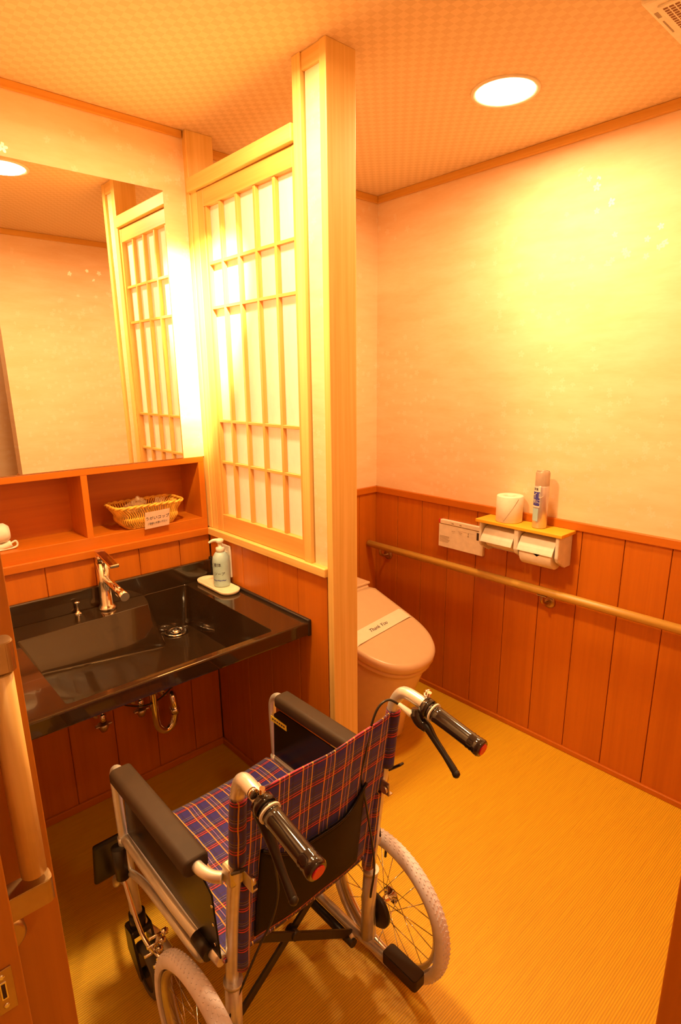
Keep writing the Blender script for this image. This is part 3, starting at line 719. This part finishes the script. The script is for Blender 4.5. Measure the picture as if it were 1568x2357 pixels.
b = BM(); bx(b, (TX-.185, -.255, .30), (TX+.185, -.02, .600), .018, 4); bx(b, (TX-.190, -.250, .598), (TX+.190, -.018, .612), .006, 3); part('washlet_unit', b, 'lid', t)
bnd = thing('sanitary_band', (TX, -.5, .5), 'white paper band with script lettering across the toilet lid', 'paper band')
def lidz(y, e=.0015): return .4435+SL*(y+.735)+.0045+e
y0, y1 = -.470, -.535
secs = []
for k in range(17):
    x = TX-.1975+.395*k/16; dy = .10*(x-TX); dz = -.010 if k in (0, 16) else 0
    secs.append([(x, y0+dy, lidz(y0+dy, .001)+dz), (x, y1+dy, lidz(y1+dy, .001)+dz), (x, y1+dy, lidz(y1+dy, .0022)+dz), (x, y0+dy, lidz(y0+dy, .0022)+dz)])
part('band_sheet', loft(BM(), secs), 'bandpaper', bnd)
o_ = Vector((TX-.015, -.505, lidz(-.505, .0035))); part('lettering', place_text('Thank You', .027, o_, (1, .10, .03), (0, 1, SL), .45), 'ink', bnd)

# ------------------------------------------------------------------ door leaf with handle, strike-side lining
t = thing('door_leaf', (-1.35, -1.28, 0), 'orange wood door leaf standing open at the left edge', 'door')
part('panel', bx(BM(), (-1.80, -1.30, .01), (-.957, -1.265, 2.05), .0015), 'door', t)
hb = []
b = BM(); tube(b, [(-.990, -1.350, 1.218), (-.9895, -1.350, .912)], .0165, 20, smooth=False); part('handle_bar', b, 'bar', t, 'round pale wood handle bar')
for z0, z1 in ((1.222, 1.262), (.862, .900)):
    b = BM(); prism(b, rrect(-1.062, -1.366, -.970, -1.334, .010, 4), 'Z', z0, z1, .001); bx(b, (-1.062, -1.345, z0+.004), (-1.035, -1.2995, z1-.004), .002); part('handle_bracket', b, 'gold', t, 'bronze handle bracket')
b = BM(); lathe(b, [(.026, 0), (.026, .020), (.022, .024)], (0, 0, 0), 32, Matrix.Translation((-1.032, -1.3, .800)) @ Matrix.Rotation(PI/2, 4, 'X')); part('thumb_turn', b, 'gold', t)
b = BM(); bx(b, (-1.30, -1.40, 0), (-1.029, -1.362, 1.60), .002); o = struct('trim_14', b, 'door')
sp = thing('strike_plate', (-1.04, -1.402, .80), 'brass strike plate screwed to the door lining at the bottom left', 'strike plate')
bx_ = -1.0365
b = BM(); bx(b, (-1.067, -1.4025, .768), (-1.041, -1.400, .836), .0008); part('plate', b, 'gold', sp)
b = BM(); bx(b, (-1.0575, -1.4035, .790), (-1.0495, -1.402, .818), .0005); part('slot_rim', b, 'chrome', sp)
b = BM(); bx(b, (-1.0557, -1.4041, .793), (-1.0512, -1.4030, .815)); part('slot', b, 'groove', sp)
for z in (.826, .779):
    b = BM(); lathe(b, [(.004, 0), (.0035, .0012), (.0005, .0008)], (0, 0, 0), 16, Matrix.Translation((-1.0535, -1.4022, z)) @ Matrix.Rotation(PI/2, 4, 'X')); part('screw', b, 'chrome', sp)

# ------------------------------------------------------------------ wheelchair (local frame: x right, y forward, z up)
wc = thing('wheelchair', (-.4611, -1.5797, 0), 'folding wheelchair with purple plaid seat and back, facing the sink', 'wheelchair', rz=.0088)
def wp(name, bm, m, parent=None, label=None, loc=None):
    parent = parent or wc
    o = obj(name, bm, m, parent, None, label=label)
    return o
def mir(pts, s): return [(p[0]*s, p[1], p[2]) for p in pts]
for s in (-1, 1):
    # back tube running up into the push handle
    b = BM(); tube(b, mir([(.203, .303, .30), (.203, .272, .56), (.203, .245, .72), (.203, .226, .845), (.204, .217, .882), (.206, .195, .909), (.208, .155, .907), (.209, .120, .897)], s), .0135, 20); wp('back_tube', b, 'alu')
    b = BM(); tube(b, mir([(.203, .303, .145), (.203, .300, .25), (.203, .292, .365)], s), .0185, 8, smooth=False); tube(b, mir([(.203, .292, .362), (.203, .291, .372)], s), .0205, 16, smooth=False); wp('lower_post', b, 'alu')
    # hand grip
    g = BM(); P = [Vector((.2092*s, .120, .897)), Vector((.2105*s, -.006, .869))]; d = (P[1]-P[0])
    pr = []
    for tt, rr in ((0, .0195), (.04, .0195), (.05, .0165), (.09, .0165), (.10, .0175), (.16, .0170), (.75, .0168), (.78, .0178), (.81, .0168), (.84, .0178), (.87, .0168), (.90, .0182), (.97, .0185), (1.0, .016)):
        pr.append((P[0]+d*tt, rr))
    tube(g, [p for p, r in pr], [r for p, r in pr], 28, smooth=False); gr = wp('hand_grip', g, 'blackgloss')
    dn = d.normalized(); b = BM(); tube(b, [P[1]-dn*.001, P[1]+dn*.0022], [.0125, .0115], 24, smooth=False); wp('end_cap', b, 'red', gr, 'red end cap')
    b = BM(); tube(b, [P[0]+d*.03, P[0]+d*.055], .0205, 24, smooth=False); wp('collar', b, 'white', gr)
    # brake lever
    b = BM(); tube(b, [P[0]-dn*.020, P[0]-dn*.004], .0205, 22, smooth=False); tube(b, mir([(.200, .152, .892), (.197, .150, .878), (.197, .140, .866), (.199, .122, .858)], s), [.012, .0135, .0125, .010], 14); lv = wp('brake_clamp', b, 'blackgloss')
    LP = [(.200, .150, .872), (.200, .124, .862), (.200, .104, .843), (.200, .075, .818), (.200, .052, .797), (.200, .046, .790)] if s > 0 else [(-.196, .170, .856), (-.198, .141, .834), (-.199, .118, .803), (-.200, .096, .775), (-.200, .077, .752), (-.200, .073, .747)]
    b = BM(); tube(b, LP, [.012, .011, .0082, .0072, .0082, .0070], 14, flat=(1, .8)); lathe(b, [(.002, -.0085), (.0065, -.006), (.0088, 0), (.0065, .006), (.002, .0085)], LP[-1], 14); wp('brake_lever', b, 'black', lv)
    b = BM(); tube(b, mir([(.189, .158, .880), (.186, .172, .886), (.184, .190, .892)], s), [.0075, .0065, .005], 12); wp('cable_ferrule', b, 'white', lv)
    b = BM(); tube(b, mir([(.212, .135, .915), (.212, .130, .935)], s), .005, 10, smooth=False); lathe(b, [(.009, -.004), (.009, .004)], (0, 0, 0), 14, Matrix.Translation((.222*s, .142, .924)) @ Matrix.Rotation(PI/2, 4, 'X')); wp('clamp_bolt', b, 'chrome', lv)
    # cable
    if s > 0: cp = [(.184, .190, .892), (.165, .203, .905), (.140, .210, .893), (.122, .214, .850), (.112, .222, .780), (.110, .232, .720), (.128, .236, .650), (.150, .244, .560), (.165, .250, .50), (.185, .262, .40), (.19, .28, .30)]
    else: cp = [(-.184, .190, .892), (-.172, .205, .87), (-.165, .200, .80), (-.150, .200, .70), (-.140, .205, .62), (-.150, .215, .55), (-.17, .24, .47), (-.185, .27, .38), (-.22, .29, .28), (-.235, .30, .20)]
    b = BM(); tube(b, cp, .0027, 8); wp('brake_cable', b, 'black')
    # hinge bracket of the folding back
    b = BM(); bx(b, (.203*s-.0165, .244, .645), (.203*s+.0165, .276, .690), .006); bx(b, (.203*s-.002-.015*s, .218, .640), (.203*s+.002-.015*s, .262, .672), .0015); bx(b, (.203*s-.002-.015*s, .218, .638), (.203*s+.012-.015*s, .262, .642), .0015); tube(b, mir([(.186, .228, .655), (.178, .228, .655)], s), .009, 12, smooth=False); hb_ = wp('hinge_bracket', b, 'steel')
    b = BM(); bx(b, (-.007, -.045, -.003), (.007, .006, .003), .0025, mtx=Matrix.Translation((.203*s+.010*s, .236, .690)) @ Matrix.Rotation(-.75, 4, 'X')); wp('release_tab', b, 'black', hb_)
    # armrest
    b = BM(); x = .2414*s; prf = rrect(x-.0275, .636, x+.0275, .676, .013, 5)
    loft(b, [[(px_, .330, pz) for px_, pz in rrect(x-.024, .640, x+.024, .673, .012, 5)], [(px_, .336, pz) for px_, pz in prf], [(px_, .700, pz) for px_, pz in prf], [(px_, .706, pz) for px_, pz in rrect(x-.023, .640, x+.023, .672, .012, 5)]], smooth=True); wp('arm_pad', b, 'blacksoft')
    b = BM(); tube(b, mir([(.218, .272, .655), (.232, .290, .655), (.2414, .318, .657), (.2414, .345, .657)], s), .0115, 16); wp('arm_tube', b, 'alu'); b = BM(); tube(b, mir([(.2414, .690, .657), (.2414, .725, .654), (.2414, .748, .630), (.2405, .752, .58), (.2400, .745, .43)], s), .0115, 16); wp('arm_tube', b, 'alu')
    # side guard
    b = BM(); prism(b, [(.283, .455), (.30, .600), (.34, .622), (.70, .622), (.728, .60), (.735, .455)], 'X', .232*s, .228*s, .0012); sg = wp('side_guard', b, 'guard')
    for z in (.48, .53, .575): wp('rivet', lathe(BM(), [(.004, 0), (.003, .002)], (0, 0, 0), 10, Matrix.Translation((.232*s, .300, z)) @ Matrix.Rotation(PI/2*s, 4, 'Y')), 'chrome', sg)
    if s > 0:
        b = BM(); bx(b, (.2265, .664, .572), (.2275, .742, .590)); st_ = wp('caution_label', b, 'yellow', sg, 'yellow caution label')
        b = BM(); 
        for k in range(6): bx(b, (.2260, .672+k*.011, .579), (.2266, .679+k*.011, .584))
        wp('print_mark', b, 'ink', sg)
    else:
        b = BM(); 
        for a_, c_ in (((.570, .565), (.700, .566)), ((.570, .590), (.700, .591)), ((.570, .565), (.571, .591)), ((.699, .565), (.700, .591))): bx(b, (-.2328, a_[0], a_[1]), (-.2320, c_[0], c_[1]))
        for k in range(9): bx(b, (-.2328, .582+k*.012, .573), (-.2320, .589+k*.012, .583))
        wp('maker_mark', b, 'steel', sg)
    # frame tubes
    b = BM(); tube(b, mir([(.225, .290, .440), (.232, .36, .440), (.236, .45, .438), (.238, .60, .438), (.239, .735, .442)], s), .0125, 16); wp('seat_rail', b, 'alu')
    b = BM(); tube(b, mir([(.236, .400, .437), (.236, .365, .425), (.236, .352, .408), (.236, .365, .392), (.237, .41, .388), (.238, .52, .385), (.239, .64, .375), (.239, .725, .345)], s), .0095, 14); wp('loop_tube', b, 'alu')
    b = BM(); tube(b, mir([(.236, .318, .441), (.236, .372, .441)], s), .0160, 14, smooth=False); wp('rail_clip', b, 'black')
    b = BM(); tube(b, mir([(.2395, .745, .445), (.2395, .738, .36), (.2390, .728, .27), (.2385, .722, .205)], s), .0150, 18); wp('front_post', b, 'gold' if 0 else 'alu')
    b = BM(); tube(b, mir([(.200, .70, .135), (.196, .55, .135), (.196, .36, .135), (.200, .25, .137), (.203, .16, .142)], s), .0125, 16); tube(b, mir([(.238, .722, .24), (.225, .712, .18), (.200, .695, .138)], s), .011, 14); wp('lower_rail', b, 'alu')
    b = BM(); prism(b, rrect(.205*s-.020, .125, .205*s+.020, .235, .008, 4), 'Z', .134, .168, .002); wp('tipping_lever', b, 'blacksoft')
    b = BM(); tube(b, mir([(.178, .58, .115), (.178, .33, .115)], s), .012, 14, smooth=False); wp('brace_pivot', b, 'black'); b = BM(); tube(b, mir([(.176, .352, .120), (.202, .352, .125)], s), .017, 16, smooth=False); wp('pivot_collar', b, 'alu')
    # parking brake
    b = BM(); tube(b, mir([(.256, .735, .335), (.257, .740, .425)], s), [.017, .0185], 18, smooth=False); pbk = wp('parking_brake_knob', b, 'black')
    b = BM(); tube(b, mir([(.256, .735, .335), (.255, .70, .27), (.253, .655, .215), (.250, .60, .20)], s), .0055, 12); tube(b, mir([(.250, .60, .20), (.250, .55, .30)], s), .004, 10, smooth=False)
    for k, (y_, z_) in enumerate(((.60, .20), (.575, .25), (.555, .295), (.545, .22), (.52, .265))):
        tube(b, mir([(.225, y_, z_), (.272, y_, z_+.006)], s), .0038, 10, smooth=False); tube(b, mir([(.228, y_, z_), (.240, y_, z_)], s), .008, 12, smooth=False)
    tube(b, mir([(.262, .575, .25), (.262, .52, .268)], s), .0045, 10, smooth=False); tube(b, mir([(.262, .545, .22), (.245, .52, .268)], s), .0045, 10, smooth=False)
    wp('parking_brake_linkage', b, 'chrome', pbk)
    # caster
    cy, cr_ = .672, .072
    b = BM(); tube(b, mir([(.2385, .720, .222), (.2385, .718, .178)], s), .021, 18, smooth=False)
    for q in (-1, 1): prism(b, [(.742, .182), (.700, .186), (cy-.014, cr_), (cy-.006, cr_-.014), (cy+.008, cr_-.010), (.735, .11)], 'X', .2385*s+q*.0225, .2385*s+q*.0285, .001)
    bx(b, (.2385*s-.028, .695, .165), (.2385*s+.028, .745, .186), .006); fk = wp('caster_fork', b, 'black')
    b = BM(); RY = Matrix.Translation((.2385*s, cy, cr_)) @ Matrix.Rotation(PI/2, 4, 'Y')
    lathe(b, [(.050, -.014), (.062, -.0155), (.069, -.012), (.072, -.005), (.072, .005), (.069, .012), (.062, .0155), (.050, .014), (.050, -.014)], (0, 0, 0), 44, RY, False); cw = wp('caster_wheel', b, 'ctyre', fk)
    b = BM(); lathe(b, [(.0505, -.010), (.046, -.012), (.042, -.004), (.016, -.004), (.014, -.016), (.014, .016), (.016, .004), (.042, .004), (.046, .012), (.0505, .010)], (0, 0, 0), 36, RY, True); wp('caster_hub', b, 'black', cw)
    # leg rest and foot plate
    b = BM(); tube(b, mir([(.238, .728, .30), (.232, .80, .255), (.222, .88, .20), (.215, .935, .15), (.213, .945, .12)], s), .0105, 14); wp('footrest_hanger', b, 'alu')
    b = BM(); bx(b, (-.068, -.008, -.075), (.068, .008, .085), .007, 3, Matrix.Translation((.196*s, .965, .200 if s < 0 else .12)) @ Matrix.Rotation(.22 if s < 0 else 1.5, 4, 'X')); wp('foot_plate', b, 'black')

# upholstery
def sheet(fn, nu, nv, th):
    b = BM(); V = [[b.verts.new(fn(i/nu, j/nv)) for j in range(nv+1)] for i in range(nu+1)]
    for i in range(nu):
        for j in range(nv):
            f = b.faces.new((V[i][j], V[i+1][j], V[i+1][j+1], V[i][j+1])); f.smooth = True
    bmesh.ops.recalc_face_normals(b, faces=b.faces[:]); bmesh.ops.solidify(b, geom=b.faces[:], thickness=th); return smoothall(b)
def backy(u, z):
    base = .224+(.845-z)*.150
    return base-.013*(1-(u/.2)**2)-.0015*math.sin(u*40+z*9)
b = sheet(lambda i, j: (-.205+.41*i, backy(-.205+.41*i, 0.452+(.860-.452-.006*(1-((i-.5)*2)**2))*j), 0.452+(.860-.452-.006*(1-((i-.5)*2)**2))*j), 32, 16, .004); wp('backrest', b, 'plaidZ')
for s in (-1, 1):
    b = BM(); tube(b, mir([(.203, .245-.004, .705), (.203, .232, .79), (.2035, .2225, .858)], s), [.0165, .0165, .0162], 22); wp('fabric_sleeve', b, 'plaidZ')
    b = BM(); tube(b, mir([(.183, .258, .638), (.183, .268, .55), (.184, .284, .40)], s), [.0155, .0160, .0155], 20); wp('fabric_sleeve', b, 'plaidZ')
def pock_top(u): 
    a = abs(u+.018)/.142
    return .672+.036*max(0, (a-.45)/.55)**1.6-.014*(1-a*a)
b = sheet(lambda i, j: ((-.160+.284*i)*(1-.02*j), backy(-.160+.284*i, .47+(pock_top(-.160+.284*i)-.47)*j)-.0075-.010*(1-(2*i-1)**2)*math.sin(j*PI*.8), .470+(pock_top(-.160+.284*i)-.47)*j), 32, 12, .003); pk = wp('back_pocket', b, 'pocket', label='black cloth pocket on the back')
pts = [((-.160+.284*i/24)*.98, backy(-.160+.284*i/24, pock_top(-.160+.284*i/24))-.013-.006*(1-(2*i/24-1)**2), pock_top(-.160+.284*i/24)) for i in range(25)]
b = BM(); tube(b, pts, .0035, 8, sub=1); wp('pocket_piping', b, 'guard', pk)
b = sheet(lambda i, j: (-.222+.444*i, .285+.485*j, .442-.014*(1-(2*i-1)**2)-(.012*max(0, j-.94)/.06)), 28, 28, .008); wp('seat', b, 'plaidY')
# cross brace
for s in (-1, 1):
    A = Vector((-.192*s, .345+.008*s, .125)); B = Vector((.200*s, .365+.008*s, .425)); d = B-A; L_ = d.length
    b = BM(); bx(b, (-L_/2, -.0035, -.0115), (L_/2, .0035, .0115), .002, mtx=Matrix.Translation((A+B)/2) @ Matrix.Rotation(math.atan2(-d.z, d.x), 4, 'Y')); wp('cross_brace', b, 'black')
b = BM(); tube(b, [(0, .340, .275), (0, .372, .275)], .012, 16, smooth=False); wp('brace_bolt', b, 'black')

# rear wheels
R, HW, HV = .2117, .272, .304
def wheel_meshes():
    # every mesh is centred on the hub with its axle along local x
    RY = Matrix.Rotation(PI/2, 4, 'Y'); d = {}
    b = BM(); prof = []
    for k in range(17):
        a = PI*1.28*(k/16-.5); prof.append((R-.0195-.0015+.0195*math.cos(a), .0195*math.sin(a)))
    prof.append(prof[0]); lathe(b, prof, (0, 0, 0), 120, RY, False)
    n = 84
    for k in range(n):
        for q, (off, w_, l_, rr) in enumerate(((0, .0042, .0060, .0), (.0075, .0028, .0062, .0012), (-.0075, .0028, .0062, .0012), (.0135, .0024, .0058, .0042), (-.0135, .0024, .0058, .0042))):
            a = 2*PI*(k+(.5 if q in (1, 2) else 0))/n
            bx(b, (off-w_/2, -l_/2, -.0012), (off+w_/2, l_/2, .0017), mtx=Matrix.Rotation(a, 4, 'X') @ Matrix.Translation((0, 0, R-.0020-rr)) @ Matrix.Rotation(math.copysign(.55, off)*(1 if off else 0), 4, 'Z'))
    d['tyre'] = b
    b = BM(); lathe(b, [(R-.036, -.012), (R-.034, -.0125), (R-.040, -.010), (R-.047, -.004), (R-.047, .004), (R-.040, .010), (R-.034, .0125), (R-.036, .012), (R-.042, .008), (R-.042, -.008), (R-.036, -.012)], (0, 0, 0), 90, RY, False); d['rim'] = b
    b = BM(); lathe(b, [(.004, -.036), (.012, -.034), (.012, -.026), (.024, -.025), (.024, -.022), (.011, -.020), (.011, .020), (.024, .022), (.024, .025), (.010, .027), (.010, .034), (.004, .036)], (0, 0, 0), 28, RY); d['hub'] = b
    b = BM(); tube(b, [(0, 0, R-.046), (0, .002, R-.072)], .0035, 10, smooth=False); d['valve'] = b
    b = BM(); tube(b, [(0, 0, 0), (0, 0, 1)], .0011, 6, smooth=False); d['spoke'] = b
    return d
src = None
for s in (-1, 1):
    if src is None:
        d = wheel_meshes()
        tyre = obj('rear_wheel', d['tyre'], 'tyre', wc, label='grey treaded pneumatic tyre and wheel'); tyre.location = (HW*s, HV, R)
        kids = [obj('rim', d['rim'], 'steel', tyre), obj('hub', d['hub'], 'chrome', tyre), obj('valve', d['valve'], 'black', tyre)]
        spoke = obj('spoke', d['spoke'], 'chrome', tyre); src = (tyre, kids, spoke)
    else:
        tyre = copyobj(src[0], wc, loc=(HW*s, HV, R)); [copyobj(k, tyre) for k in src[1]]; spoke = copyobj(src[2], tyre)
    for k in range(24):
        o = spoke if k == 0 else copyobj(src[2], tyre)
        a = 2*PI*k/24+.1; side_ = 1 if k % 2 else -1; tw = (.55 if (k//2) % 2 else -.55)
        p0 = Vector((side_*.0225, .022*math.sin(a+tw*2.4), .022*math.cos(a+tw*2.4))); p1 = Vector((0, (R-.045)*math.sin(a), (R-.045)*math.cos(a)))
        dd = p1-p0; o.matrix_local = Matrix.Translation(p0) @ dd.to_track_quat('Z', 'Y').to_matrix().to_4x4() @ Matrix.Scale(dd.length, 4, (0, 0, 1))
    b = BM(); tube(b, mir([(.205, HV, R), (.250, HV, R)], s), .0065, 14, smooth=False); wp('axle', b, 'chrome')
    b = BM(); lathe(b, [(.012, -.006), (.046, -.008), (.050, -.004), (.050, .004), (.046, .007), (.012, .008)], (0, 0, 0), 36, Matrix.Translation((.2335*s, HV, R)) @ Matrix.Rotation(PI/2*s, 4, 'Y')); bx(b, (.2335*s-.006, HV+.005, R-.075), (.2335*s+.006, HV+.045, R-.02), .004); wp('brake_drum', b, 'black')
    b = BM(); prism(b, [(HV-.010, R+.05), (HV+.012, R+.05), (HV+.018, .14), (HV-.016, .14)], 'X', .206*s, .222*s, .002); wp('axle_plate', b, 'alu')
